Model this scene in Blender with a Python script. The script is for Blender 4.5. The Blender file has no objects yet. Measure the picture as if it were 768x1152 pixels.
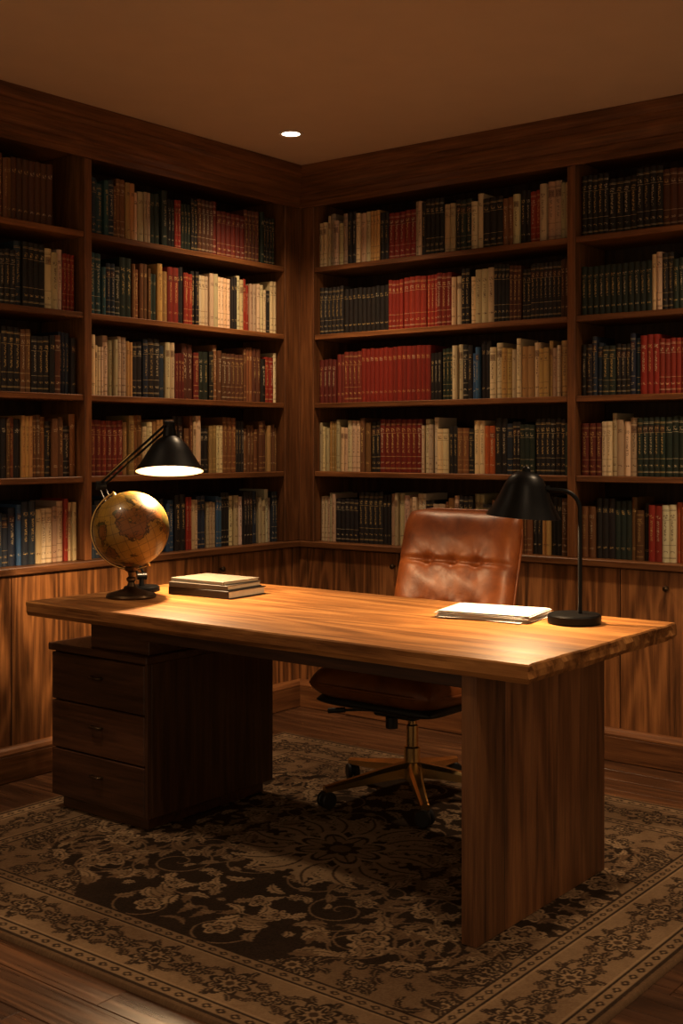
import bpy, bmesh, math, random
import numpy as np
from mathutils import Vector, Matrix
random.seed(7); np.random.seed(7)
scene=bpy.context.scene
COL=scene.collection

# ------------------------------------------------------------------ nodes
def newmat(name):
    m=bpy.data.materials.new(name); m.use_nodes=True
    nt=m.node_tree; nt.nodes.clear()
    out=nt.nodes.new('ShaderNodeOutputMaterial'); b=nt.nodes.new('ShaderNodeBsdfPrincipled')
    nt.links.new(b.outputs[0],out.inputs[0]); return m,nt,b
def N(nt,t,**kw):
    n=nt.nodes.new(t)
    for k,v in kw.items():
        if hasattr(n,k): setattr(n,k,v)
        else: n.inputs[k].default_value=v
    return n
def L(nt,a,b): nt.links.new(a,b)
def vmul(nt,src,vec):
    n=nt.nodes.new('ShaderNodeVectorMath'); n.operation='MULTIPLY'; L(nt,src,n.inputs[0]); n.inputs[1].default_value=vec; return n.outputs[0]
def mth(nt,op,a,b=None,c=None,clamp=False):
    n=nt.nodes.new('ShaderNodeMath'); n.operation=op; n.use_clamp=clamp
    for i,x in enumerate((a,b,c)):
        if x is None: continue
        if isinstance(x,(int,float)): n.inputs[i].default_value=x
        else: L(nt,x,n.inputs[i])
    return n.outputs[0]
def ramp(nt,src,stops):
    n=nt.nodes.new('ShaderNodeValToRGB'); e=n.color_ramp.elements
    while len(e)<len(stops): e.new(0.5)
    for i,(p,c) in enumerate(stops):
        e[i].position=p; e[i].color=(c[0],c[1],c[2],1)
    L(nt,src,n.inputs[0]); return n.outputs[0]
def noise(nt,vec,scale,detail=3,rough=.5,dist=0):
    n=nt.nodes.new('ShaderNodeTexNoise'); n.inputs['Scale'].default_value=scale; n.inputs['Detail'].default_value=detail
    n.inputs['Roughness'].default_value=rough; n.inputs['Distortion'].default_value=dist
    if vec is not None: L(nt,vec,n.inputs['Vector'])
    return n.outputs['Fac']
def mixc(nt,f,a,b,bt='MIX'):
    n=nt.nodes.new('ShaderNodeMix'); n.data_type='RGBA'; n.blend_type=bt
    for s,x in ((n.inputs[0],f),(n.inputs[6],a),(n.inputs[7],b)):
        if isinstance(x,(int,float)): s.default_value=x
        elif isinstance(x,tuple): s.default_value=(x[0],x[1],x[2],1)
        else: L(nt,x,s)
    return n.outputs[2]
def bump(nt,b,h,strength,dist=.002):
    n=nt.nodes.new('ShaderNodeBump'); n.inputs['Strength'].default_value=strength; n.inputs['Distance'].default_value=dist
    L(nt,h,n.inputs['Height']); L(nt,n.outputs[0],b.inputs['Normal'])

def wood(name,dark,mid,light,rough=.42,ring=30,scl=1.0,boardvar=.35,ra=.2,lo=.38,hi=.9,spec=.5):
    m,nt,b=newmat(name)
    at=N(nt,'ShaderNodeAttribute'); at.attribute_name='gco'
    g=at.outputs['Vector']
    n1=noise(nt,vmul(nt,g,(.45*scl,4.2*scl,4.2*scl)),1.4,2,.45,.15)
    rings=mth(nt,'SINE',mth(nt,'MULTIPLY',n1,ring*2))
    rings=mth(nt,'MULTIPLY_ADD',rings,.5,.5)
    rings=mth(nt,'POWER',rings,1.6)
    n2=noise(nt,vmul(nt,g,(2.0,45,45)),1.6,4,.6)
    n3=noise(nt,vmul(nt,g,(8,220,220)),1.5,2,.6)
    n4=noise(nt,vmul(nt,g,(.8,5,5)),1.3,2,.5)
    v=mth(nt,'ADD',mth(nt,'MULTIPLY',rings,ra),mth(nt,'MULTIPLY',n2,.5))
    v=mth(nt,'ADD',v,mth(nt,'MULTIPLY',n3,.22))
    v=mth(nt,'ADD',v,mth(nt,'MULTIPLY_ADD',n4,.35,(.24-ra)*.5))
    c=ramp(nt,v,[(lo,dark),((lo+hi)/2-.02,mid),(hi,light)])
    ar=N(nt,'ShaderNodeAttribute'); ar.attribute_name='rnd'
    br=mth(nt,'MULTIPLY_ADD',ar.outputs['Fac'],boardvar,1-boardvar/2)
    mm=nt.nodes.new('ShaderNodeVectorMath'); mm.operation='SCALE'; L(nt,c,mm.inputs[0]); L(nt,br,mm.inputs[3])
    L(nt,mm.outputs[0],b.inputs['Base Color'])
    L(nt,mth(nt,'MULTIPLY_ADD',n2,.25,rough-.12),b.inputs['Roughness'])
    b.inputs['Specular IOR Level'].default_value=spec
    bump(nt,b,v,.35,.0015)
    return m
def plain(name,col,rough=.5,metal=0,bumps=0,bscale=200,var=.1,coat=0):
    m,nt,b=newmat(name)
    tc=N(nt,'ShaderNodeTexCoord'); n=noise(nt,tc.outputs['Object'],bscale*.1,3)
    c=mixc(nt,n,tuple(x*(1-var) for x in col),tuple(min(1,x*(1+var)) for x in col))
    L(nt,c,b.inputs['Base Color']); b.inputs['Roughness'].default_value=rough; b.inputs['Metallic'].default_value=metal
    if coat: b.inputs['Coat Weight'].default_value=coat
    if bumps:
        bump(nt,b,noise(nt,tc.outputs['Object'],bscale,4),bumps,.001)
    return m

M_case=wood('walnut_case',(.048,.019,.007),(.155,.064,.022),(.30,.135,.048),.42,ra=.08,lo=.42,hi=.86,spec=.4)
M_door=wood('walnut_door',(.070,.029,.010),(.25,.108,.036),(.44,.205,.072),.42,ring=34,lo=.44,hi=.88,spec=.4)
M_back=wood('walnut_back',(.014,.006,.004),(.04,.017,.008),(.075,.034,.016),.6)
M_desk=wood('oak_desk_top',(.13,.054,.016),(.31,.145,.046),(.47,.245,.085),.55,ring=22,lo=.42,hi=.88,spec=.18)
M_leg=wood('walnut_leg',(.055,.022,.009),(.18,.078,.028),(.31,.148,.056),.45,ring=20,ra=.12,lo=.44,hi=.84)
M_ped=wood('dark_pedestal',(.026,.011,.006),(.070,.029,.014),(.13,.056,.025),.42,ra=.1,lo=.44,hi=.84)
M_floor=wood('floor_planks',(.035,.016,.008),(.09,.042,.019),(.17,.083,.038),.3,boardvar=.6)
M_black=plain('black_metal',(.012,.012,.012),.38,.6)
M_blackp=plain('black_plastic',(.014,.013,.013),.5)
M_brass=plain('aged_brass',(.78,.57,.25),.27,1.0)
M_bronze=plain('dark_bronze',(.12,.08,.045),.35,.9)
M_inner=plain('lamp_inner_enamel',(.8,.72,.6),.45)
M_paper=plain('paper',(.76,.75,.73),.8,var=.03)
M_pages=plain('book_pages',(.55,.48,.37),.85,var=.15,bscale=400)
M_ceil=plain('ceiling_paint',(.68,.56,.43),.9,0,.15,60,.05)
M_wall=plain('wall_paint',(.2,.12,.07),.9,0,.1,60,.05)
def emis(name,col,s):
    m=bpy.data.materials.new(name); m.use_nodes=True; nt=m.node_tree; nt.nodes.clear()
    o=nt.nodes.new('ShaderNodeOutputMaterial'); e=nt.nodes.new('ShaderNodeEmission'); e.inputs[0].default_value=(*col,1); e.inputs[1].default_value=s
    L(nt,e.outputs[0],o.inputs[0])
    return m
M_bulb=emis('warm_bulb',(1,.78,.52),100)
M_down=emis('downlight_lens',(1,.85,.66),9)
# leather
def leather():
    m,nt,b=newmat('tan_leather')
    tc=N(nt,'ShaderNodeTexCoord'); o=tc.outputs['Object']
    n=noise(nt,o,7,4,.6,.4)
    c=ramp(nt,n,[(.3,(.105,.028,.007)),(.55,(.235,.072,.016)),(.8,(.34,.122,.030))])
    L(nt,c,b.inputs['Base Color']); b.inputs['Roughness'].default_value=.42; b.inputs['Specular IOR Level'].default_value=.4
    vo=nt.nodes.new('ShaderNodeTexVoronoi'); vo.inputs['Scale'].default_value=420; L(nt,o,vo.inputs['Vector'])
    cre=noise(nt,o,16,3,.55,1.5)
    h=mth(nt,'ADD',mth(nt,'MULTIPLY',vo.outputs['Distance'],.15),mth(nt,'MULTIPLY',cre,.6))
    bump(nt,b,h,.4,.004); b.inputs['Coat Weight'].default_value=.05; b.inputs['Coat Roughness'].default_value=.25
    return m
M_leather=leather()

# ------------------------------------------------------------------ mesh builder
class MB:
    def __init__(s): s.v=[];s.f=[];s.g=[];s.r=[];s.mi=[]
    def box(s,lo,hi,axis=0,mat=0,ch=.002,fn=None):
        lo=list(lo);hi=list(hi)
        for k in range(3):
            if lo[k]>hi[k]: lo[k],hi[k]=hi[k],lo[k]
        ch=min([ch]+[(hi[k]-lo[k])*.45 for k in range(3)])
        off=(random.uniform(0,50),random.uniform(0,50),random.uniform(0,50)); rn=random.random()
        idx={}
        for sx in (0,1):
            for sy in (0,1):
                for sz in (0,1):
                    sg=(sx,sy,sz)
                    for k in range(3):
                        p=[]
                        for j in range(3):
                            val=hi[j] if sg[j] else lo[j]
                            if j!=k: val+= -ch if sg[j] else ch
                            p.append(val)
                        idx[(sg,k)]=len(s.v)
                        o=[(axis)%3,(axis+1)%3,(axis+2)%3]
                        s.g.append((p[o[0]]+off[0],p[o[1]]+off[1],p[o[2]]+off[2])); s.r.append(rn)
                        s.v.append(fn(p) if fn else tuple(p))
        for k in range(3):
            a,b=[j for j in range(3) if j!=k]
            for t in (0,1):
                q=[]
                for (ta,tb) in ((0,0),(1,0),(1,1),(0,1)):
                    sg=[0,0,0]; sg[k]=t; sg[a]=ta; sg[b]=tb; q.append(idx[(tuple(sg),k)])
                s.f.append(q); s.mi.append(mat)
            for ta in (0,1):
                for tb in (0,1):
                    s0=[0,0,0]; s0[a]=ta; s0[b]=tb; s1=list(s0); s1[k]=1
                    s0=tuple(s0); s1=tuple(s1)
                    s.f.append([idx[(s0,a)],idx[(s1,a)],idx[(s1,b)],idx[(s0,b)]]); s.mi.append(mat)
        for sx in (0,1):
            for sy in (0,1):
                for sz in (0,1):
                    s.f.append([idx[((sx,sy,sz),k)] for k in range(3)]); s.mi.append(mat)
    def sweep(s,prof,p0,p1,outdir,mat=0,m0=0,m1=0):
        """extrude profile [(d,z)] from p0 to p1 (xy), offset outward; m0,m1 mitre factors"""
        off=random.uniform(0,50); rn=random.random()
        dx=Vector((p1[0]-p0[0],p1[1]-p0[1])); dn=dx.normalized(); base=len(s.v); n=len(prof)
        for (p,mm) in ((p0,m0),(p1,m1)):
            for (d,z) in prof:
                x=p[0]+outdir[0]*d+dn[0]*mm*d; y=p[1]+outdir[1]*d+dn[1]*mm*d
                s.v.append((x,y,z)); s.g.append(((x*dn[0]+y*dn[1])+off,d+off,z+off)); s.r.append(rn)
        for i in range(n):
            j=(i+1)%n
            s.f.append([base+i,base+j,base+n+j,base+n+i]); s.mi.append(mat)
        s.f.append([base+i for i in range(n)]); s.mi.append(mat)
        s.f.append([base+n+i for i in range(n)]); s.mi.append(mat)
    def obj(s,name,mats,parent=None):
        me=bpy.data.meshes.new(name); me.from_pydata(s.v,[],s.f)
        a=me.attributes.new('gco','FLOAT_VECTOR','POINT'); a.data.foreach_set('vector',np.array(s.g,dtype=np.float32).ravel())
        a=me.attributes.new('rnd','FLOAT','POINT'); a.data.foreach_set('value',np.array(s.r,dtype=np.float32))
        for m in mats: me.materials.append(m)
        me.polygons.foreach_set('material_index',s.mi)
        bm=bmesh.new(); bm.from_mesh(me); bmesh.ops.recalc_face_normals(bm,faces=bm.faces); bm.to_mesh(me); bm.free()
        o=bpy.data.objects.new(name,me); COL.objects.link(o)
        if parent: setp(o,parent)
        return o
def empty(name,loc):
    e=bpy.data.objects.new(name,None); e.location=loc; e.empty_display_size=.1; COL.objects.link(e); return e
def setp(o,p):
    o.parent=p; o.matrix_parent_inverse=Matrix.Translation(-Vector(p.location))
def mesh(name,v,f,mat,parent=None,smooth=True):
    me=bpy.data.meshes.new(name); me.from_pydata([tuple(x) for x in v],[],f); me.materials.append(mat)
    bm=bmesh.new(); bm.from_mesh(me); bmesh.ops.recalc_face_normals(bm,faces=bm.faces); bm.to_mesh(me); bm.free()
    if smooth: me.shade_smooth()
    o=bpy.data.objects.new(name,me); COL.objects.link(o)
    if parent: setp(o,parent)
    return o
def lathe(name,prof,mat,parent=None,origin=(0,0,0),axis=(0,0,1),segs=48,closed=False,sharp=True):
    v=[];f=[]; q=Vector((0,0,1)).rotation_difference(Vector(axis)); O=Vector(origin)
    for (r,z) in prof:
        for i in range(segs):
            a=2*math.pi*i/segs; v.append(O+q@Vector((r*math.cos(a),r*math.sin(a),z)))
    n=len(prof)
    for k in range(n-1 if not closed else n):
        k2=(k+1)%n
        for i in range(segs):
            j=(i+1)%segs; f.append([k*segs+i,k*segs+j,k2*segs+j,k2*segs+i])
    if not closed:
        f.append(list(range(segs))); f.append([(n-1)*segs+i for i in range(segs)])
    o=mesh(name,v,f,mat,parent)
    if sharp:
        try: o.data.set_sharp_from_angle(angle=math.radians(35))
        except Exception: pass
    return o
def tube(name,pts,r,mat,parent=None,segs=12,radii=None):
    pts=[Vector(p) for p in pts]; v=[];f=[]; up=None
    for i,p in enumerate(pts):
        t=(pts[min(i+1,len(pts)-1)]-pts[max(i-1,0)]).normalized()
        if up is None:
            up=Vector((0,0,1)) if abs(t.z)<.9 else Vector((1,0,0))
        x=(up-t*up.dot(t)).normalized(); up=x; y=t.cross(x); rr=radii[i] if radii else r
        for k in range(segs):
            a=2*math.pi*k/segs; v.append(p+x*rr*math.cos(a)+y*rr*math.sin(a))
    for i in range(len(pts)-1):
        for k in range(segs):
            j=(k+1)%segs; f.append([i*segs+k,i*segs+j,(i+1)*segs+j,(i+1)*segs+k])
    f.append(list(range(segs))); f.append([(len(pts)-1)*segs+k for k in range(segs)])
    o=mesh(name,v,f,mat,parent)
    try: o.data.set_sharp_from_angle(angle=math.radians(50))
    except Exception: pass
    return o

# ------------------------------------------------------------------ room
ZC=2.68
def slab(name,lo,hi,mat):
    b=MB(); b.box(lo,hi,0,0,.001); return b.obj(name,[mat])
slab('ceiling',(-.40,-5.4,ZC),(5.4,.40,ZC+.1),M_ceil)
slab('wall_back',(-.40,.325,0),(5.4,.40,ZC),M_wall)
slab('wall_left',(-.40,-5.4,0),(-.325,.325,ZC),M_wall)
fl=MB(); fl.box((-.40,-5.4,-.06),(5.4,.40,-.004),0,0,.001)
y=-5.4; W=.125
while y<.35:
    x=-.4+random.uniform(-1.5,0)
    while x<5.4:
        x2=x+random.uniform(1.1,1.9)
        fl.box((max(x,-.4)+.0005,y+.0006,-.02),(min(x2,5.4)-.0005,min(y+W,.4)-.0006,0),0,0,.0015)
        x=x2
    y+=W
fl.obj('floor',[M_floor])

# bookcase ---------------------------------------------------------
SH=[.827,1.175,1.514,1.854,2.19]; TOP=2.515; D=.30; T=.026
RB=[(.092,1.490),(1.528,2.93),(2.968,4.37)]
LB=[(-.109,-1.332),(-1.37,-2.59),(-2.63,-3.85)]
def case(name,bays,side):
    b=MB()
    if side=='R': mp=lambda a,d,z:(a,d,z); ax=0
    else: mp=lambda a,d,z:(-d,a,z); ax=1
    sgn=1 if side=='R' else -1
    def B(a0,a1,d0,d1,z0,z1,grain,mat=0,ch=.002):
        g={'a':ax,'z':2,'d':1-ax}[grain]
        b.box(mp(a0,d0,z0),mp(a1,d1,z1),g,mat,ch)
    end=bays[-1][1]+sgn*.04
    for (a0,a1) in bays:
        n=8
        for i in range(n):
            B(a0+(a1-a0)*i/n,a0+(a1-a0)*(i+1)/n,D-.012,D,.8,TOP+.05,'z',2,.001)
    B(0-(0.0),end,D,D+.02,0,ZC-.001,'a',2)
    edges=[(0.0,bays[0][0])]+[(bays[i][1],bays[i+1][0]) for i in range(len(bays)-1)]+[(bays[-1][1],end)]
    for (a0,a1) in edges:
        B(a0,a1,0,D-.013,SH[0],TOP,'z',0,.003)
    B(0,end,0,D-.013,TOP,ZC-.001,'a',0)
    for (a0,a1) in bays:
        for z in SH[1:]:
            B(a0,a1,.006,D-.013,z-T,z,'a',0,.003)
    B(0,end,-.022,D,SH[0]-.03,SH[0],'a',0,.004)
    B(0,end,.02,D,.10,SH[0]-.031,'a',2)
    B(0,.05*sgn,-.001,.02,.125,SH[0]-.033,'z',1)
    a=.053*sgn; w=.56
    while abs(a)+.2<abs(end):
        B(a+sgn*.002,a+sgn*(w-.002),0,.02,.13,SH[0]-.034,'z',1,.002)
        a+=sgn*w
    B(0,end,-.03,.02,0,.105,'a',0,.004)
    prof=[(0,.105),(.030,.105),(.030,.112),(.022,.124),(.010,.132),(0,.135)]
    o=(0,-1) if side=='R' else (1,0)
    cr=[(0,2.49),(.014,2.49),(.014,2.515),(.024,2.520),(.024,2.545),(.034,2.549),(.036,2.563),(.050,2.585),(.070,2.602),(.078,2.604),(.078,2.626),(.088,2.630),(.096,2.648),(.096,2.679),(0,2.679)]
    p0=(0,0); p1=(end,0) if side=='R' else (0,end)
    b.sweep(cr,p0,p1,o,0,1,0); b.sweep(prof,p0,p1,o,0,1,0)
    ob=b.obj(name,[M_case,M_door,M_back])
    ks=[(.587,0,.733),(1.939,0,.727),(3.06,0,.73)] if side=='R' else [(0,-.57,.73),(0,-2.35,.73)]
    for i,p in enumerate(ks):
        lathe('knob_%d'%(i+1),[(.005,0),(.005,.012),(.012,.018),(.012,.024),(.006,.028)],M_bronze,ob,p,(0,-1,0) if side=='R' else (1,0,0),20)
    return ob
case('built_in_bookcase',RB,'R')
case('built_in_bookcase',LB,'L')
b=MB(); b.box((-.30,0.0,0),(-.001,.30,ZC-.001),2,0); b.obj('trim_1',[M_case])

# ------------------------------------------------------------------ books
PAL={'K':(.013,.012,.013),'G':(.016,.030,.022),'N':(.018,.032,.058),'B':(.035,.095,.20),'T':(.025,.075,.085),'R':(.23,.023,.012),
'D':(.13,.019,.012),'M':(.11,.038,.018),'W':(.54,.43,.28),'Y':(.40,.25,.095),'O':(.17,.075,.028),'P':(.60,.52,.40),'C':(.45,.11,.03)}
class Books:
    def __init__(s): s.v=[];s.f=[];s.c=[];s.uv=[];s.mi=[];s.t=[];s.r=[]
    def add(s,fn,t,h,d,col,tcol,rn,lean=0):
        base=len(s.v); c=.0022
        def put(x,y,z): s.v.append(fn(x+lean*z,y,z))
        ns=5; rd=min(.007,t*.25)
        pr=[]
        for i in range(ns+1):
            a=i/ns; pr.append((t*a,rd*(1-math.sin(math.pi*a))*1.0))
        outer=[(0,d)]+pr+[(t,d)]
        inner=[(c,d)]+[(c,rd+.003),(t-c,rd+.003)]+[(t-c,d)]
        no=len(outer)
        for z in (0,h):
            for (x,y) in outer: put(x,y,z)
        for k in range(no-1):
            s.f.append([base+k,base+k+1,base+no+k+1,base+no+k]); s.mi.append(0)
            if 1<=k<=ns:
                u0=(k-1)/ns;u1=k/ns
                s.uv+= [(u0,0),(u1,0),(u1,1),(u0,1)]
            else: s.uv+=[(-1,-1)]*4
        bi=len(s.v)
        for (x,y) in inner: put(x,y,h)
        tb=base+no
        s.f.append([tb,tb+1,bi+1,bi]); s.mi.append(0); s.uv+=[(-1,-1)]*4
        s.f.append([tb+i for i in range(1,no-1)]+[bi+2,bi+1]); s.mi.append(0); s.uv+=[(-1,-1)]*(no)
        s.f.append([tb+no-2,tb+no-1,bi+3,bi+2]); s.mi.append(0); s.uv+=[(-1,-1)]*4
        s.f.append([base+i for i in range(no)]); s.mi.append(0); s.uv+=[(-1,-1)]*no
        pi=len(s.v); zz=h-.003
        for (x,y) in inner: put(x,y,zz)
        s.f.append([pi,pi+1,pi+2,pi+3]); s.mi.append(1); s.uv+=[(-1,-1)]*4
        for k in range(3):
            s.f.append([bi+k,bi+k+1,pi+k+1,pi+k]); s.mi.append(0); s.uv+=[(-1,-1)]*4
        n=len(s.v)-base
        s.c+= [col]*n; s.t+=[tcol]*n; s.r+=[rn]*n
    def obj(s,name,mats):
        me=bpy.data.meshes.new(name); me.from_pydata(s.v,[],s.f)
        me.polygons.foreach_set('material_index',s.mi)
        uv=me.uv_layers.new(name='UVMap'); uv.data.foreach_set('uv',np.array(s.uv,dtype=np.float32).ravel())
        for nm,arr in (('col',s.c),('tcol',s.t)):
            a=me.attributes.new(nm,'FLOAT_VECTOR','POINT'); a.data.foreach_set('vector',np.array(arr,dtype=np.float32).ravel())
        a=me.attributes.new('rnd','FLOAT','POINT'); a.data.foreach_set('value',np.array(s.r,dtype=np.float32))
        for m in mats: me.materials.append(m)
        bm=bmesh.new(); bm.from_mesh(me); bmesh.ops.recalc_face_normals(bm,faces=bm.faces); bm.to_mesh(me); bm.free()
        o=bpy.data.objects.new(name,me); COL.objects.link(o); return o
def bookmat():
    m,nt,b=newmat('book_cloth')
    A=lambda n:(lambda a:(setattr(a,'attribute_name',n),a)[1])(nt.nodes.new('ShaderNodeAttribute'))
    col=A('col').outputs['Vector']; tcol=A('tcol').outputs['Vector']; rn=A('rnd').outputs['Fac']
    uv=nt.nodes.new('ShaderNodeUVMap'); uv.uv_map='UVMap'
    sp=nt.nodes.new('ShaderNodeSeparateXYZ'); L(nt,uv.outputs[0],sp.inputs[0]); u,v=sp.outputs[0],sp.outputs[1]
    def band(x,c,w): return mth(nt,'LESS_THAN',mth(nt,'ABSOLUTE',mth(nt,'SUBTRACT',x,c)),w)
    def gt(a,c): return mth(nt,'GREATER_THAN',a,c)
    ln=None
    for c,w in ((.07,.005),(.085,.003),(.90,.005),(.92,.003),(.74,.004),(.30,.004)):
        x=band(v,c,w); ln=x if ln is None else mth(nt,'MAXIMUM',ln,x)
    ln=mth(nt,'MULTIPLY',ln,gt(rn,.45))
    cmb=nt.nodes.new('ShaderNodeCombineXYZ')
    L(nt,mth(nt,'MULTIPLY_ADD',u,5,mth(nt,'MULTIPLY',rn,93)),cmb.inputs[0]); L(nt,mth(nt,'MULTIPLY',v,70),cmb.inputs[1]); L(nt,mth(nt,'MULTIPLY',rn,37),cmb.inputs[2])
    tn=gt(noise(nt,cmb.outputs[0],1.0,1,.5),.52)
    r2=mth(nt,'FRACT',mth(nt,'MULTIPLY',rn,7.13)); r3=mth(nt,'FRACT',mth(nt,'MULTIPLY',rn,17.7))
    area=mth(nt,'MULTIPLY',band(u,.5,.17),band(v,.55,.18))
    area=mth(nt,'MULTIPLY',area,gt(r2,.35))
    area2=mth(nt,'MULTIPLY',band(u,.5,.32),mth(nt,'MAXIMUM',band(v,.80,.035),band(v,.18,.018)))
    txt=mth(nt,'MULTIPLY',mth(nt,'MAXIMUM',area,area2),tn)
    mask=mth(nt,'MAXIMUM',ln,txt)
    lab=mth(nt,'MULTIPLY',mth(nt,'MULTIPLY',band(v,.80,.06),band(u,.5,.42)),gt(r3,.82))
    tc=N(nt,'ShaderNodeTexCoord'); wear=noise(nt,tc.outputs['Object'],35,4,.6)
    c0=mixc(nt,mth(nt,'MULTIPLY',wear,.18),col,mixc(nt,.5,col,(.22,.13,.06)))
    c1=mixc(nt,mth(nt,'MULTIPLY',lab,.55),c0,(.10,.03,.015))
    c=mixc(nt,mth(nt,'MULTIPLY',mask,.7),c1,tcol)
    L(nt,c,b.inputs['Base Color']); b.inputs['Roughness'].default_value=.55; b.inputs['Specular IOR Level'].default_value=.35
    bump(nt,b,noise(nt,tc.outputs['Object'],500,2),.2,.0005)
    return m
M_book=bookmat()
def jit(c,a=.25):
    k=random.uniform(1-a,1+a); return tuple(min(.8,max(.006,x*k*random.uniform(.93,1.07))) for x in c)
def fill(B,fnbase,width,spec):
    x=.004; n=len(spec); last=None; sh=.25;sth=.03;sd=0;cs=None
    while x<width-.008:
        ch=spec[min(n-1,int(x/width*n))]
        if ch=='_': x+=.01; last=None; continue
        if ch!=last or random.random()<(.10 if ch in 'KRDGM' else .6):
            sh=random.uniform(.205,.262); sth=random.uniform(.018,.034); sd=random.uniform(.035,.055); cs=jit(PAL[ch],.32); srn=random.random()
            if ch in 'WYPO': sth=random.uniform(.015,.034)
        last=ch
        t=min(sth*random.uniform(.96,1.04),width-x); h=sh*random.uniform(.99,1.01)
        if t<.012: break
        col=jit(cs,.10)
        lum=sum(col)/3
        tcol=(.09,.05,.03) if lum>.22 else random.choice([(.55,.40,.17),(.45,.32,.13),(.52,.45,.31)])
        x0=x
        B.add(lambda a,d,z,x0=x0,sd=sd:fnbase(x0+a,sd+d,z),t-.0006,h,random.uniform(.15,.19),col,tcol,min(1,max(0,srn)))
        x+=t
R1=[ "WWKKKKKKWWWWKWOWKWKOYKOKYKO","WYWWWOKRRRRRWWWKOKWCKNKGKKKG","DDDDDRRRRRRRRKGWKBKWYWYWYWY","KKKKKKKKRRRRRRRWKWWKKMKKKKM","WWWKWWYKRRRWKKWKGWKKOWKRWWW"]
R2=[ "OKKGOKRPCKWKOWKKNWOKRWKGGKW","DDWWWGGGGKKRRRWOKKWKNNKWOKK","KNGKNRRRRRRKKWWKOKKGGWWRRKK","GGGGGGWKGKKWWKRRRROKKWWKGGK","KKKKKKKMMMDDWKOKKGGKRRWWKKK"]
L1=[ "NNBNWKRWNBKRWNWBKWPKNWPN","DDDDYOWYYWKOWKYWOOKOOMYO","WWWWYKNKNWDMDGKOMMMOMKRW","TTNGGOOGYRKRKWWWWKWRWWKW","NTNOYWWGGKRGKMMDDDDMMGKG"]
L2=[ "KWOKGGNWRWKWKOKWWNNBNWPWRW","WKOKRDDWWKGGKOWKKKOKYOKOKO","KKNWGGKRRDWKOOKYKWKKOKKMNK","RRKWOKGGWYKNKWWKKKKNKKWWRR","MMKDDWKOKKWRRGGKOMOMMMM___"]
def shelfset(name,bays,side,specs):
    B=Books()
    for bi,(a0,a1) in enumerate(bays):
        w=abs(a1-a0)
        for z,sp in zip(SH,specs[bi]):
            if side=='R': fn=lambda a,d,zz,a0=a0,z=z:(a0+a,d,z+.0008+zz)
            else: fn=lambda a,d,zz,a1=a1,z=z:(-d,a1+a,z+.0008+zz)
            fill(B,fn,w-.004,sp)
    B.obj(name,[M_book,M_pages])
shelfset('shelved_books',RB,'R',[R1,R2,R1[::-1]])
shelfset('shelved_books',LB,'L',[L1,L2,L1[::-1]])

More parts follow.
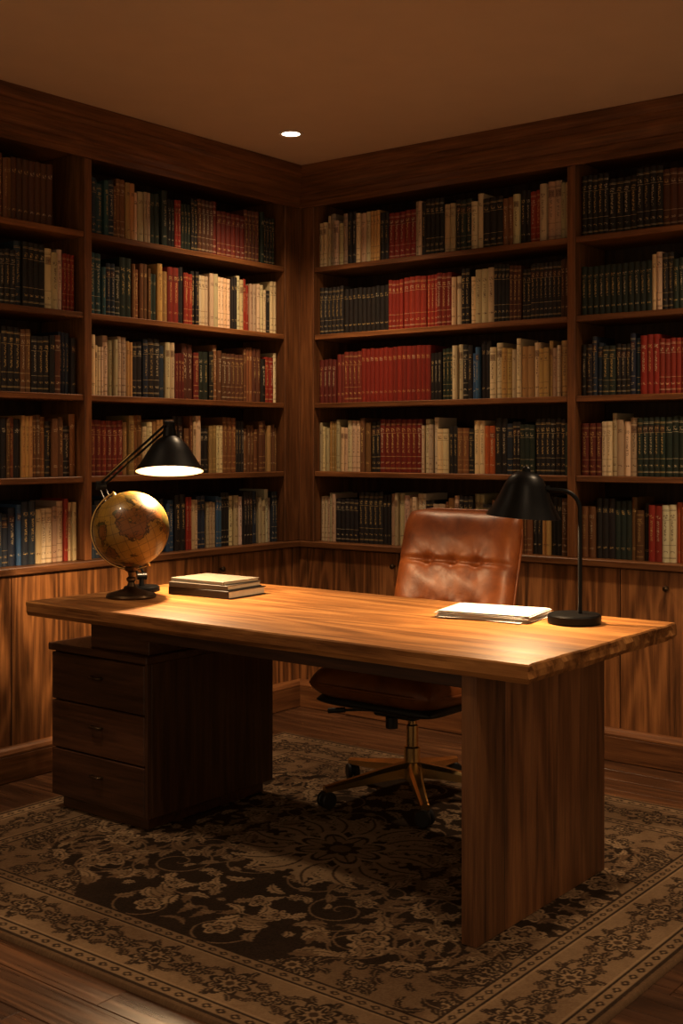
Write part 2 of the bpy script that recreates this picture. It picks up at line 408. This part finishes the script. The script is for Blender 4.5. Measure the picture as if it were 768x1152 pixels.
# ------------------------------------------------------------------ rug
RX0,RX1,RY0,RY1=.34,2.70,-2.68,-.51; RZ=.012
def rug():
    w=RX1-RX0; h=RY1-RY0; res=.0036
    nx=int(w/res)+1; ny=int(h/res)+1
    X,Y=np.meshgrid(np.linspace(0,w,nx),np.linspace(0,h,ny))
    qx=np.minimum(X,w-X); qy=np.minimum(Y,h-Y)
    cx=w/2-qx; cy=h/2-qy
    e=np.minimum(qx,qy)
    val=np.zeros_like(X)
    rs=np.random.RandomState(3)
    bd=.30
    field=e>bd
    f=np.full_like(X,.06)
    def stamp_rosette(F,px,py,R,n,ph,inv=False,XX=None,YY=None):
        dx=XX-px; dy=YY-py; r=np.hypot(dx,dy); th=np.arctan2(dy,dx)
        pet=R*(.62+.38*np.abs(np.cos(n*th/2+ph)))
        a,b_,c_=(.9,.12,.6) if not inv else (.08,.8,.25)
        F[r<pet*1.0]=a; F[(r<pet*.80)]=b_ ; F[r<pet*.70]=a*.8+.05; F[(r<pet*.38)]=b_; F[r<R*.18]=c_
        k=(r<pet*.68)&(np.abs(np.sin(n*th/2+ph))<.12)&(r>R*.3); F[k]=b_
    def stamp_leaf(F,px,py,l,wd,ang,c,XX,YY):
        dx=XX-px; dy=YY-py; a=dx*math.cos(ang)+dy*math.sin(ang); b_=-dx*math.sin(ang)+dy*math.cos(ang)
        t=np.clip(a/l,0,1); b_=b_-.18*l*np.sin(t*math.pi)*1.0
        m=(a>0)&(a<l)&(np.abs(b_)<wd*np.sin(t*math.pi)**.8*(1+.25*np.sin(t*30)))
        F[m]=c; F[m&(np.abs(b_)<wd*.12)]=1-c if c>.5 else .7
    def vine(F,cx0,cy0,R,turns,ph,XX,YY,c,sgn=1):
        dx=XX-cx0; dy=YY-cy0; r=np.hypot(dx,dy); th=np.arctan2(dy,dx)*sgn
        s=((r/R*turns)-(th+ph)/(2*math.pi))%1.0
        m=(r<R)&(np.abs(s-.5)<.0035*turns/R*.9)
        F[m]=c
    for i in range(16):
        vx=rs.uniform(0,w/2-bd);vy=rs.uniform(0,h/2-bd); R=rs.uniform(.10,.2)
        vine(f,vx,vy,R,rs.uniform(1.3,2.2),rs.uniform(0,6),cx,cy,.62,rs.choice([-1,1]))
        for k in range(9):
            a=rs.uniform(0,6.28); rr=R*rs.uniform(.45,1); stamp_leaf(f,vx+rr*math.cos(a),vy+rr*math.sin(a),rs.uniform(.05,.11),rs.uniform(.010,.022),a+rs.uniform(.6,1.6),rs.choice([.85,.7,.55]),cx,cy)
    for i in range(22):
        stamp_rosette(f,rs.uniform(0,w/2-bd),rs.uniform(0,h/2-bd),rs.uniform(.025,.065),rs.choice([5,6,8]),rs.uniform(0,3),False,cx,cy)
    for k in range(80):
        a=rs.uniform(0,6.28); stamp_leaf(f,rs.uniform(0,w/2-bd),rs.uniform(0,h/2-bd),rs.uniform(.04,.10),rs.uniform(.008,.018),a,rs.choice([.85,.7,.5]),cx,cy)
    # central palmette medallion
    for k in range(16):
        a=k*math.pi/8+.1
        stamp_leaf(f,.14*math.cos(a),.12*math.sin(a),.20,.036,a,.8,cx,cy)
    stamp_rosette(f,0,0,.17,8,0,False,cx/1.15,cy)
    rr=np.hypot(cx/(w/2-bd),cy/(h/2-bd)); edgef=1.06+.06*np.cos(10*np.arctan2(cy,cx)); span=(rr>edgef)
    sp=np.full_like(f,.62)
    for i in range(50):
        sx,sy=rs.uniform(.2,w/2-bd),rs.uniform(.2,h/2-bd)
        stamp_rosette(sp,sx,sy,rs.uniform(.03,.065),rs.choice([5,6,8]),rs.uniform(0,3),True,cx,cy)
    for i in range(120):
        stamp_leaf(sp,rs.uniform(.2,w/2-bd),rs.uniform(.2,h/2-bd),rs.uniform(.04,.09),rs.uniform(.008,.016),rs.uniform(0,6.28),.12,cx,cy)
    f[span]=sp[span]
    val[field]=f[field]
    alongx=qy<qx
    s=np.where(alongx,cx,cy); t=np.where(alongx,qy,qx)
    val=np.where(e<.018,.5,val)
    def rng(a,b_): return (e>=a)&(e<b_)
    val=np.where(rng(.018,.028),.08,val)
    for (a,b_,per) in ((.028,.062,.045),(.262,.292,.04)):
        ph=(s/per)%1-.5; tt=(t-(a+b_)/2)/((b_-a)/2)
        mot=(np.abs(ph)*2+np.abs(tt)<.75); mot2=(np.abs(ph)*2+np.abs(tt)<.3)
        k=rng(a,b_); val=np.where(k,np.where(mot2,.75,np.where(mot,.12,.7)),val)
    val=np.where(rng(.062,.070)|rng(.254,.262)|rng(.292,.302),.07,val)
    val=np.where(rng(.070,.076)|rng(.248,.254),.8,val)
    k=rng(.076,.248); mb=np.full_like(val,.68)
    per=.26; ph=((s/per)%1-.5)*per; tt=t-.162
    wv=.045*np.sin(s/per*2*math.pi); mb[np.abs(tt-wv)<.006]=.15
    mb[np.abs(tt+wv)<.004]=.3
    F=mb
    stamp_rosette(F,0,0,.066,8,0,True,ph,tt)
    ph2=(((s/per+.5)%1)-.5)*per
    stamp_rosette(F,0,0,.04,6,.5,True,ph2,tt)
    for a in range(8):
        an=a*math.pi/4+.4; stamp_leaf(F,.068*math.cos(an),.05*math.sin(an),.045,.011,an+.5,.12,ph,tt)
    for a in (0.6,2.5,3.8,5.6):
        stamp_leaf(F,.035*math.cos(a),.035*math.sin(a),.045,.009,a,.18,ph2,tt)
    val=np.where(k,mb,val)
    def sn(scale):
        gy=int(h/scale)+3; gx=int(w/scale)+3; g_=rs.rand(gy,gx)
        yi=Y/scale; xi=X/scale; y0=yi.astype(int); x0=xi.astype(int); fy=yi-y0; fx=xi-x0
        fy=fy*fy*(3-2*fy); fx=fx*fx*(3-2*fx)
        return (g_[y0,x0]*(1-fx)+g_[y0,x0+1]*fx)*(1-fy)+(g_[y0+1,x0]*(1-fx)+g_[y0+1,x0+1]*fx)*fy
    wear=.5*sn(.25)+.3*sn(.08)+.2*sn(.02)
    fine=rs.rand(*X.shape)
    v2=val*(.80+.28*wear)+.10*np.clip(wear-.42,0,1)+(fine-.5)*.10
    v2=np.clip(v2,0,1)
    dark=np.array([.026,.016,.010]); mid=np.array([.155,.096,.053]); lt=np.array([.43,.31,.19])
    a=np.clip(v2*2,0,1)[...,None]; b_=np.clip(v2*2-1,0,1)[...,None]
    C=(dark*(1-a)+mid*a)*(1-b_)+lt*b_
    Z=np.full_like(X,RZ)+ (val-.5)*.0012 + (fine-.5)*.0006
    Z[0,:]=.0005;Z[-1,:]=.0005;Z[:,0]=.0005;Z[:,-1]=.0005
    co=np.stack([X+RX0,Y+RY0,Z],-1).reshape(-1,3).astype(np.float32)
    me=bpy.data.meshes.new('persian_rug'); me.vertices.add(nx*ny); me.vertices.foreach_set('co',co.ravel())
    ii=np.arange(nx*ny).reshape(ny,nx)
    q=np.stack([ii[:-1,:-1],ii[:-1,1:],ii[1:,1:],ii[1:,:-1]],-1).reshape(-1,4)
    me.loops.add(q.size); me.loops.foreach_set('vertex_index',q.ravel().astype(np.int32))
    me.polygons.add(len(q)); me.polygons.foreach_set('loop_start',(np.arange(len(q))*4).astype(np.int32))
    me.update(calc_edges=True)
    at=me.attributes.new('col','FLOAT_VECTOR','POINT'); at.data.foreach_set('vector',C.reshape(-1,3).astype(np.float32).ravel())
    m,nt,b=newmat('rug_wool'); A=nt.nodes.new('ShaderNodeAttribute'); A.attribute_name='col'
    L(nt,A.outputs['Vector'],b.inputs['Base Color']); b.inputs['Roughness'].default_value=.95; b.inputs['Specular IOR Level'].default_value=.1
    tc=N(nt,'ShaderNodeTexCoord'); bump(nt,b,noise(nt,tc.outputs['Object'],350,2),.5,.002)
    me.materials.append(m)
    o=bpy.data.objects.new('persian_rug',me); COL.objects.link(o)
rug()

# ------------------------------------------------------------------ desk
DX0,DX1,DY0,DY1=.448,2.432,-2.006,-1.09; DZ0,DZ1=.711,.76
desk=empty('executive_desk',(1.4,-1.55,0))
def desktop():
    b=MB()
    nx,ny=160,60; v=[];f=[]
    def wob(t,seed): return sum(math.sin(t*fq+seed*1.7+k)*a for k,(fq,a) in enumerate(((9,.0018),(23,.0012),(51,.0008),(97,.0005))))
    rings=[(.004,DZ1),(0,DZ1-.004),(.001,DZ1-.018),(.0,DZ0+.014),(.006,DZ0)]
    per=[]
    for i in range(nx): per.append((i/nx,0))
    for j in range(ny): per.append((1,j/ny))
    for i in range(nx): per.append((1-i/nx,1))
    for j in range(ny): per.append((0,1-j/ny))
    n=len(per)
    def P(s,t,ins,z,lv):
        x=DX0+(DX1-DX0)*s; y=DY0+(DY1-DY0)*t; x0,y0=x,y
        k=lv*.9
        if s==0: x+=ins+wob(y0*1.3,1+k)
        if s==1: x-=ins+wob(y0*1.6,2+k)*1.3
        if t==0: y+=ins+wob(x0,3+k)*.5
        if t==1: y-=ins+wob(x0,4+k)
        return (x,y,z)
    for lv,(ins,z) in enumerate(rings):
        for (s_,t_) in per: v.append(P(s_,t_,ins,z,lv if lv>1 else 0))
    for lv in range(len(rings)-1):
        for i in range(n):
            j=(i+1)%n; f.append([lv*n+i,lv*n+j,(lv+1)*n+j,(lv+1)*n+i])
    f.append(list(range(n))); f.append([(len(rings)-1)*n+i for i in range(n)])
    b.v=v;b.f=f;b.g=[(p[0]+3,p[1]+3,p[2]+3) for p in v];b.r=[.5]*len(v);b.mi=[0]*len(f)
    return b.obj('desktop',[M_desk],desk)
desktop()
b=MB(); zr=RZ+.0012
for i in range(5):
    y0=-1.985+ (.735)*i/5; b.box((2.225,y0,zr),(2.27,y0+.147,DZ0-.0),2,0,.0012)
b.obj('leg_panel',[M_leg],desk)
b=MB()
b.box((.62,-1.86,.600),(.915,-1.27,DZ0),0,0,.002)
b.box((.915,-1.90,.655),(2.225,-1.86,DZ0),0,0,.002)
b.box((.915,-1.27,.655),(2.225,-1.23,DZ0),0,0,.002)
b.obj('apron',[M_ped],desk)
b=MB()
px0,px1,py0,py1=.432,.932,-1.883,-1.255
b.box((px0+.03,py0+.03,zr),(px1-.03,py1-.02,.06),0,0)
b.box((px0,py0+.02,.058),(px1,py1,.575),2,0)
b.box((px0-.008,py0-.008,.575),(px1+.004,py1+.004,.60),0,0,.003)
for i in range(3):
    z0=.062+i*.1705; b.box((px0+.004,py0,z0),(px1-.016,py0+.02,z0+.1655),0,0,.003)
b.box((px1-.014,py0+.001,.06),(px1,py0+.02,.575),2,0,.001)
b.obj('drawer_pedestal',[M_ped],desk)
for i in range(3):
    z=.062+i*.1705+.10
    tube('drawer_pull_%d'%(i+1),[(.655,py0,z),(.655,py0-.012,z),(.66,py0-.016,z),(.70,py0-.016,z),(.705,py0-.012,z),(.705,py0,z)],.0045,M_bronze,desk,10)

# ------------------------------------------------------------------ chair
CX,CY=1.385,-1.0
chair=empty('leather_office_chair',(CX,CY,0))
def pad(name,w,h,t,M,mat,su=(),sv=(),buttons=(),nu=70,nv=70,bend=0,crn=.05,depth=.4,back=.6):
    v=[];f=[]
    U=[math.sin(math.pi/2*(2*i/nu-1)) for i in range(nu+1)]; V=[math.sin(math.pi/2*(2*i/nv-1)) for i in range(nv+1)]
    U=[.6*u+.4*(2*i/nu-1) for i,u in enumerate(U)]; V=[.6*u+.4*(2*i/nv-1) for i,u in enumerate(V)]
    idx={}
    def e(u,v_): return max(0,(1-abs(u)**7))**.5*max(0,(1-abs(v_)**7))**.5
    for side in (1,-1):
        for j,vv in enumerate(V):
            for i,u in enumerate(U):
                edge=i in(0,nu) or j in (0,nv)
                if side==-1 and edge: idx[(side,i,j)]=idx[(1,i,j)]; continue
                x=w/2*u*(1-crn*abs(vv)**6); y=h/2*vv*(1-crn*abs(u)**6)
                z=e(u,vv)*t/2
                if side==1:
                    k=1.0
                    for s_ in su: k-=depth*math.exp(-((u-s_)*w/2/.009)**2)
                    for s_ in sv:
                        k-=depth*math.exp(-((vv-s_)*h/2/.012)**2)
                    for (bu,bv) in buttons:
                        ddx=(u-bu)*w/2; ddy=(vv-bv)*h/2; dd=math.hypot(ddx,ddy); an=math.atan2(ddy,ddx)
                        k-=.45*math.exp(-(dd/.018)**2)+.2*math.exp(-(dd/.06)**2)
                        k-=.045*math.exp(-(dd/.07)**2)*math.cos(5*an)**2*min(1,dd/.02)
                    k=max(k,.1)
                    z*=(.55+.45*k)*(1+.16*(1-u*u)*(1-vv*vv)); z+=.0012*math.sin(u*9+vv*14)*e(u,vv)
                else: z*=-back
                z+=bend*(u*u)*w*.25
                idx[(side,i,j)]=len(v); v.append(M@Vector((x,y,z)))
    for side in (1,-1):
        for j in range(nv):
            for i in range(nu):
                f.append([idx[(side,i,j)],idx[(side,i+1,j)],idx[(side,i+1,j+1)],idx[(side,i,j+1)]])
    return mesh(name,v,f,mat,chair)
ln_=math.radians(15)
def frame(o,xa,ya,za):
    m=Matrix.Identity(4)
    for k,a in enumerate((xa,ya,za)):
        for r_ in range(3): m[r_][k]=a[r_]
    for r_ in range(3): m[r_][3]=o[r_]
    return m
MBk=frame((CX-.01,CY+.325,.785),(1,0,0),(0,math.sin(ln_),math.cos(ln_)),(0,-math.cos(ln_),math.sin(ln_)))
pad('backrest',.53,.54,.13,MBk,M_leather,(),(-.45,.22),((-.42,.22),(.42,.22),(-.42,-.45),(.42,-.45),(0,.22),(0,-.45)),bend=.12,depth=.3,nu=110,nv=110)
MSt=frame((CX,CY-.02,.435),(1,0,0),(0,1,math.sin(-.05)),(0,0.05,1))
pad('seat_cushion',.55,.54,.15,MSt,M_leather,(),(-.3,.35),((0,-.3),(0,.35),(-.5,-.3),(.5,-.3),(-.5,.35),(.5,.35)),back=.75)
MS2=frame((CX,CY-.01,.385),(1,0,0),(0,1,0),(0,0,1))
pad('seat_shell',.52,.51,.07,MS2,M_blackp)
def pipe(name,M,w,h,zoff,bend,mat,r=.005):
    pts=[]
    n=96
    for i in range(n+1):
        a=2*math.pi*i/n; c,s_=math.cos(a),math.sin(a); q=(abs(c)**7+abs(s_)**7)**(-1/7)
        u=c*q; vv=s_*q
        pts.append(M@Vector((w/2*u*(1-.05*abs(vv)**6),h/2*vv*(1-.05*abs(u)**6),zoff+bend*u*u*w*.25)))
    tube(name,pts,r,mat,chair,8)
pipe('back_piping',MBk,.535,.545,.0,.12,M_leather,.006)
pipe('seat_piping',MSt,.555,.545,.0,0,M_leather,.006)
tube('back_bracket',[(CX,CY+.05,.35),(CX,CY+.24,.345),(CX,CY+.33,.39),(CX,CY+.37,.5),(CX,CY+.39,.70)],.018,M_blackp,chair)
b=MB(); b.box((CX-.09,CY-.12,.325),(CX+.09,CY+.12,.362),0,0,.006); b.obj('tilt_mechanism',[M_blackp],chair)
tube('tilt_lever',[(CX-.06,CY-.06,.335),(CX-.17,CY-.10,.330),(CX-.25,CY-.13,.322)],.005,M_blackp,chair)
tube('lever_grip',[(CX-.22,CY-.118,.326),(CX-.28,CY-.14,.319)],.010,M_blackp,chair)
tube('tension_knob',[(CX-.02,CY-.10,.325),(CX-.02,CY-.10,.285)],.022,M_blackp,chair,20)
lathe('gas_column',[(.030,.10),(.030,.20),(.022,.205),(.022,.28),(.016,.285),(.016,.33)],M_brass,chair,(CX,CY,0))
lathe('base_hub',[(.030,.085),(.048,.09),(.05,.13),(.038,.145),(.03,.15)],M_brass,chair,(CX,CY,0))
for k in range(5):
    a=math.radians(130+72*k+38.2); d=Vector((math.cos(a),math.sin(a),0)); n=Vector((-d.y,d.x,0)); O=Vector((CX,CY,0))
    v=[];f=[]
    for (r_,z,wd,hh) in ((.03,.122,.026,.026),(.12,.113,.022,.021),(.24,.095,.017,.015),(.345,.082,.015,.011)):
        for (sx,sz) in ((-1,-1),(1,-1),(1,.4),(.5,1),(-.5,1),(-1,.4)):
            v.append(O+d*r_+n*wd*sx+Vector((0,0,z+hh*sz)))
    for s_ in range(3):
        for i in range(6):
            j=(i+1)%6; f.append([s_*6+i,s_*6+j,(s_+1)*6+j,(s_+1)*6+i])
    f.append(list(range(6)));f.append([18+i for i in range(6)])
    mesh('base_arm_%d'%(k+1),v,f,M_brass,chair,False)
    c=O+d*.335; rw=.030; zc=RZ+.0015+rw
    tube('caster_stem_%d'%(k+1),[(c.x,c.y,.085),(c.x,c.y,zc+.01)],.008,M_blackp,chair)
    ca=a+1.1+k*.7; ax=Vector((math.cos(ca),math.sin(ca),0))
    for sg in (-1,1):
        lathe('caster_wheel_%d_%s'%(k+1,'a' if sg<0 else 'b'),[(.012,-.009),(.026,-.009),(rw,-.005),(rw,.005),(.026,.009),(.012,.009)],M_blackp,chair,c+ax*sg*.014+Vector((0,0,zc-c.z)),tuple(ax),24)
    tube('caster_hood_%d'%(k+1),[c+ax*-.02+Vector((0,0,zc+.006)),c+ax*.02+Vector((0,0,zc+.006))],.022,M_blackp,chair,16)

# ------------------------------------------------------------------ globe
GX,GY=.655,-1.705; GR=.135; GZ=1.004
globe=empty('desk_globe',(GX,GY,DZ1))
def globemat():
    m,nt,b=newmat('antique_globe_map')
    tc=N(nt,'ShaderNodeTexCoord'); o=tc.outputs['Object']
    n=noise(nt,o,9.5,7,.62,.3); n2=noise(nt,o,28,5,.6); n3=noise(nt,o,4,3,.6)
    sea=mixc(nt,n2,(.17,.095,.014),(.42,.26,.05)); land=mixc(nt,n2,(.05,.042,.010),(.15,.12,.025))
    land=mixc(nt,mth(nt,'GREATER_THAN',n3,.52),land,(.20,.08,.015))
    lm=ramp(nt,n,[(.505,(0,0,0)),(.52,(1,1,1))])
    coast=mth(nt,'LESS_THAN',mth(nt,'ABSOLUTE',mth(nt,'SUBTRACT',n,.512)),.012)
    c=mixc(nt,lm,sea,land); c=mixc(nt,mth(nt,'MULTIPLY',coast,.9),c,(.03,.015,.006))
    n5=noise(nt,o,20,4,.6,.8); bo=mth(nt,'MULTIPLY',mth(nt,'LESS_THAN',mth(nt,'ABSOLUTE',mth(nt,'SUBTRACT',n5,.5)),.014),lm)
    c=mixc(nt,mth(nt,'MULTIPLY',bo,.7),c,(.03,.015,.006))
    sp=nt.nodes.new('ShaderNodeSeparateXYZ'); L(nt,o,sp.inputs[0])
    lat=mth(nt,'ARCSINE',mth(nt,'DIVIDE',sp.outputs[2],GR)); lon=mth(nt,'ARCTAN2',sp.outputs[1],sp.outputs[0])
    def grid(x,step,w): 
        fr=mth(nt,'FRACT',mth(nt,'ADD',mth(nt,'DIVIDE',x,step),20.5)); return mth(nt,'LESS_THAN',mth(nt,'ABSOLUTE',mth(nt,'SUBTRACT',fr,.5)),w)
    gl=mth(nt,'MAXIMUM',grid(lat,.2618,.028),grid(lon,.2618,.028))
    c=mixc(nt,mth(nt,'MULTIPLY',gl,.65),c,(.06,.03,.010))
    L(nt,c,b.inputs['Base Color']); b.inputs['Roughness'].default_value=.38; b.inputs['Coat Weight'].default_value=.2
    return m
bm=bmesh.new(); bmesh.ops.create_uvsphere(bm,u_segments=96,v_segments=64,radius=GR); me=bpy.data.meshes.new('sphere'); bm.to_mesh(me); bm.free(); me.shade_smooth(); me.materials.append(globemat())
sph=bpy.data.objects.new('map_sphere',me); COL.objects.link(sph); sph.parent=globe; sph.location=(0,0,GZ-DZ1); sph.rotation_euler=(math.radians(15),math.radians(-20),.6)
axd=Vector((-.35,-.28,.9)).normalized()
e1=axd; e2=(Vector((-.786,-.618,0))-e1*Vector((-.786,-.618,0)).dot(e1)).normalized()
G=Vector((GX,GY,GZ)); pts=[]
for i in range(49):
    a=math.pi*i/48; pts.append(G+(e1*math.cos(a)+e2*math.sin(a))*(GR+.008))
tube('meridian_arc',pts,.0042,M_brass,globe,10)
for sg in (1,-1):
    lathe('pivot_%s'%('n' if sg>0 else 's'),[(.007,-.004),(.007,.008),(.004,.014)],M_brass,globe,G+e1*sg*GR,tuple(e1*sg),16)
lathe('pedestal_base',[(.088,DZ1+.0005),(.090,DZ1+.006),(.086,DZ1+.013),(.066,DZ1+.018),(.050,DZ1+.024),(.030,DZ1+.030),(.015,DZ1+.040),(.011,DZ1+.055),(.017,DZ1+.062),(.017,DZ1+.068),(.010,DZ1+.075),(.012,DZ1+.090),(.022,GZ-GR-.012),(.026,GZ-GR-.001)],M_bronze,globe,(GX,GY,0))

# ------------------------------------------------------------------ lamps
def shade(parent,apex,axis,prof,inner):
    lathe('shade',prof,M_black,parent,apex,axis,64,closed=True)
    lathe('shade_lining',inner,M_inner,parent,apex,axis,64,closed=True)
def lamplight(name,loc,axis,power,r,parent,col=(1,.70,.40)):
    l=bpy.data.lights.new(name,'SPOT'); l.energy=power; l.color=col; l.shadow_soft_size=r; l.spot_size=math.radians(165); l.spot_blend=.35
    o=bpy.data.objects.new(name,l); o.location=loc; o.rotation_mode='QUATERNION'; o.rotation_quaternion=Vector((0,0,1)).rotation_difference(Vector(axis)); COL.objects.link(o); setp(o,parent)
def bulb(parent,loc):
    bm=bmesh.new(); bmesh.ops.create_uvsphere(bm,u_segments=24,v_segments=16,radius=.024); me=bpy.data.meshes.new('bulb'); bm.to_mesh(me); bm.free(); me.shade_smooth(); me.materials.append(M_bulb)
    o=bpy.data.objects.new('bulb',me); o.location=loc; COL.objects.link(o); setp(o,parent)

# architect lamp (left)
A=Vector((.70,-1.56,1.335)); la=empty('architect_desk_lamp',(.54,-1.55,DZ1))
out=[(.022,.03),(.026,.0),(.045,-.012),(.066,-.035),(.085,-.065),(.105,-.098),(.126,-.128),(.124,-.1285),(.103,-.099),(.083,-.067),(.064,-.037),(.043,-.015),(.01,-.010),(.01,.03)]
inn=[(.1225,-.1280),(.102,-.0995),(.082,-.068),(.063,-.0385),(.042,-.0165),(.011,-.012),(.011,-.014),(.041,-.018),(.062,-.040),(.081,-.070),(.101,-.101),(.1215,-.1280)]
axl=Vector((-.13,.125,1)).normalized()
shade(la,A,axl,out,inn)
bulb(la,A-axl*.080); lamplight('lamp_light',A-axl*.120,axl,46,.013,la)
lathe('base',[(.066,DZ1+.0005),(.068,DZ1+.004),(.066,DZ1+.016),(.060,DZ1+.019)],M_black,la,(.54,-1.55,0))
B0=Vector((.54,-1.55,DZ1+.015)); EL=Vector((.457,-1.675,1.155)); HD=A+Vector((-.005,0,.045))
pd=Vector((.3,.5,0)).normalized()*.011
tube('stem',[B0,B0+Vector((0,0,.05))],.010,M_black,la)
for i,sg in enumerate((-1,1)):
    tube('lower_arm_%d'%(i+1),[B0+Vector((0,0,.04))+pd*sg,EL+pd*sg],.0045,M_black,la)
    tube('upper_arm_%d'%(i+1),[EL+pd*sg,HD+pd*sg],.0045,M_black,la)
tube('elbow_joint',[EL-pd*1.7,EL+pd*1.7],.016,M_black,la,20)
tube('head_joint',[HD-pd*1.6,HD+pd*1.6],.013,M_black,la,20)
tube('spring',[EL+Vector((0,0,.012)),EL.lerp(HD,.45)+Vector((0,0,.016))],.006,M_brass,la)
tube('head_socket',[A,A+axl*.05],.020,M_black,la,24)
tube('base_joint',[B0+Vector((0,0,.04))-pd*1.6,B0+Vector((0,0,.04))+pd*1.6],.013,M_black,la,20)

# gooseneck lamp (right)
lb=empty('gooseneck_desk_lamp',(2.192,-1.295,DZ1))
lathe('base',[(.078,DZ1+.0005),(.081,DZ1+.004),(.081,DZ1+.024),(.077,DZ1+.029),(.012,DZ1+.030)],M_black,lb,(2.192,-1.295,0),segs=64)
dv=Vector((-.95,-.31,0)).normalized(); P0=Vector((2.207,-1.287,DZ1+.028)); 
S=P0+dv*.165; S.z=1.222
pts=[P0,P0+Vector((0,0,.2))]; zt=1.105; R=.06
for i in range(13):
    a=math.pi/2*i/12; pts.append(Vector((P0.x,P0.y,zt))+dv*(R-R*math.cos(a))+Vector((0,0,R*math.sin(a))))
pts.append(Vector((P0.x,P0.y,zt+R+.002))+dv*(.10))
tube('gooseneck_pole',pts,.0065,M_black,lb,16)
out2=[(.012,.0),(.035,-.006),(.052,-.020),(.066,-.045),(.080,-.078),(.097,-.110),(.116,-.140),(.1145,-.1405),(.095,-.111),(.078,-.079),(.064,-.047),(.050,-.023),(.033,-.010),(.012,-.006)]
inn2=[(.1135,-.1400),(.094,-.1115),(.077,-.080),(.063,-.048),(.049,-.0245),(.032,-.012),(.012,-.008),(.012,-.010),(.031,-.014),(.048,-.027),(.062,-.050),(.076,-.082),(.093,-.113),(.1125,-.140)]
ax2=(Vector((0,0,1))+dv*-.07).normalized()
shade(lb,S,ax2,out2,inn2)
lathe('shade_cap',[(.013,-.004),(.013,.010),(.008,.015)],M_black,lb,S,tuple(ax2))
tube('swivel',[pts[-1],S+Vector((0,0,-.045))-dv*.062],.010,M_black,lb,16)
bulb(lb,S-ax2*.080); lamplight('lamp_light',S-ax2*.125,ax2,19,.014,lb)

# ------------------------------------------------------------------ desk books
st=empty('stacked_books',(.83,-1.44,DZ1))
def flatbook(i,cx,cy,z,l,w,t,rot,cov):
    c,s_=math.cos(rot),math.sin(rot)
    fn=lambda p:(cx+p[0]*c-p[1]*s_,cy+p[0]*s_+p[1]*c,z+p[2])
    b=MB(); ct=.0028
    b.box((-l/2,-w/2,0),(l/2,w/2,ct),0,0,.0008,fn); b.box((-l/2,-w/2,t-ct),(l/2,w/2,t),0,0,.0008,fn)
    b.box((-l/2,-w/2-.003,0),(l/2,-w/2+.002,t),0,0,.0015,fn)
    b.box((-l/2+.004,-w/2+.002,ct),(l/2-.004,w/2-.005,t-ct),0,1,.0004,fn)
    b.obj('book_%d'%i,[cov,M_pages],st)
C1=plain('cover_dark_brown',(.030,.022,.018),.45); C2=plain('cover_grey',(.10,.085,.07),.5); C3=plain('cover_bone',(.20,.17,.135),.6)
flatbook(1,.825,-1.44,DZ1+.0005,.285,.21,.028,.06,C1)
flatbook(2,.82,-1.445,DZ1+.0290,.27,.20,.018,.10,C2)
flatbook(3,.815,-1.44,DZ1+.0475,.262,.19,.012,.02,C3)
# paper stack
pp=MB()
for i in range(20):
    rot=.15+(random.uniform(-.03,.03) if 4<i<15 else random.uniform(-.16,.13)); c,s_=math.cos(rot),math.sin(rot); ox,oy=random.uniform(-.009,.009),random.uniform(-.009,.009)
    z=DZ1+.0005+i*.0012
    pp.box((-.148,-.105,0),(.148,.105,.0007),0,0,.0001,lambda p:(1.925+ox+p[0]*c-p[1]*s_,-1.325+oy+p[0]*s_+p[1]*c,z+p[2]))
pp.obj('paper_stack',[M_paper])

# ------------------------------------------------------------------ ceiling downlights
def down(x,y,power,ang=125):
    e=empty('recessed_downlight',(x,y,ZC))
    lathe('trim_ring',[(.040,-.001),(.054,-.001),(.056,-.004),(.052,-.007),(.040,-.005)],M_inner,e,(x,y,ZC),closed=True)
    lathe('lens',[(.0405,-.0015),(.0405,-.004)],M_down,e,(x,y,ZC))
    l=bpy.data.lights.new('spot','SPOT'); l.energy=power; l.color=(1,.73,.46); l.spot_size=math.radians(ang); l.spot_blend=.9; l.shadow_soft_size=.05
    o=bpy.data.objects.new('spot_light',l); o.location=(x,y,ZC-.02); COL.objects.link(o); setp(o,e)
down(.449,-.589,85); down(2.6,-.60,100); down(.45,-2.65,62); down(3.1,-2.6,45); down(1.9,-4.2,22)  # first is in view; the others are unseen, added as fill light

# world
w=bpy.data.worlds.new('World'); scene.world=w; w.use_nodes=True
bg=w.node_tree.nodes['Background']; bg.inputs[0].default_value=(1,.69,.40,1); bg.inputs[1].default_value=.44

# camera
cam=bpy.data.cameras.new('Camera'); co=bpy.data.objects.new('Camera',cam); COL.objects.link(co); scene.camera=co
co.location=(3.907,-4.623,1.3); co.rotation_euler=(math.radians(90),0,math.radians(38.2))
cam.lens=1355/1152*36; cam.sensor_width=36; cam.sensor_fit='AUTO'; cam.shift_y=-74/1152; cam.clip_start=.05
scene.view_settings.view_transform='Standard'; scene.view_settings.look='None'; scene.view_settings.exposure=.15; scene.view_settings.gamma=.85
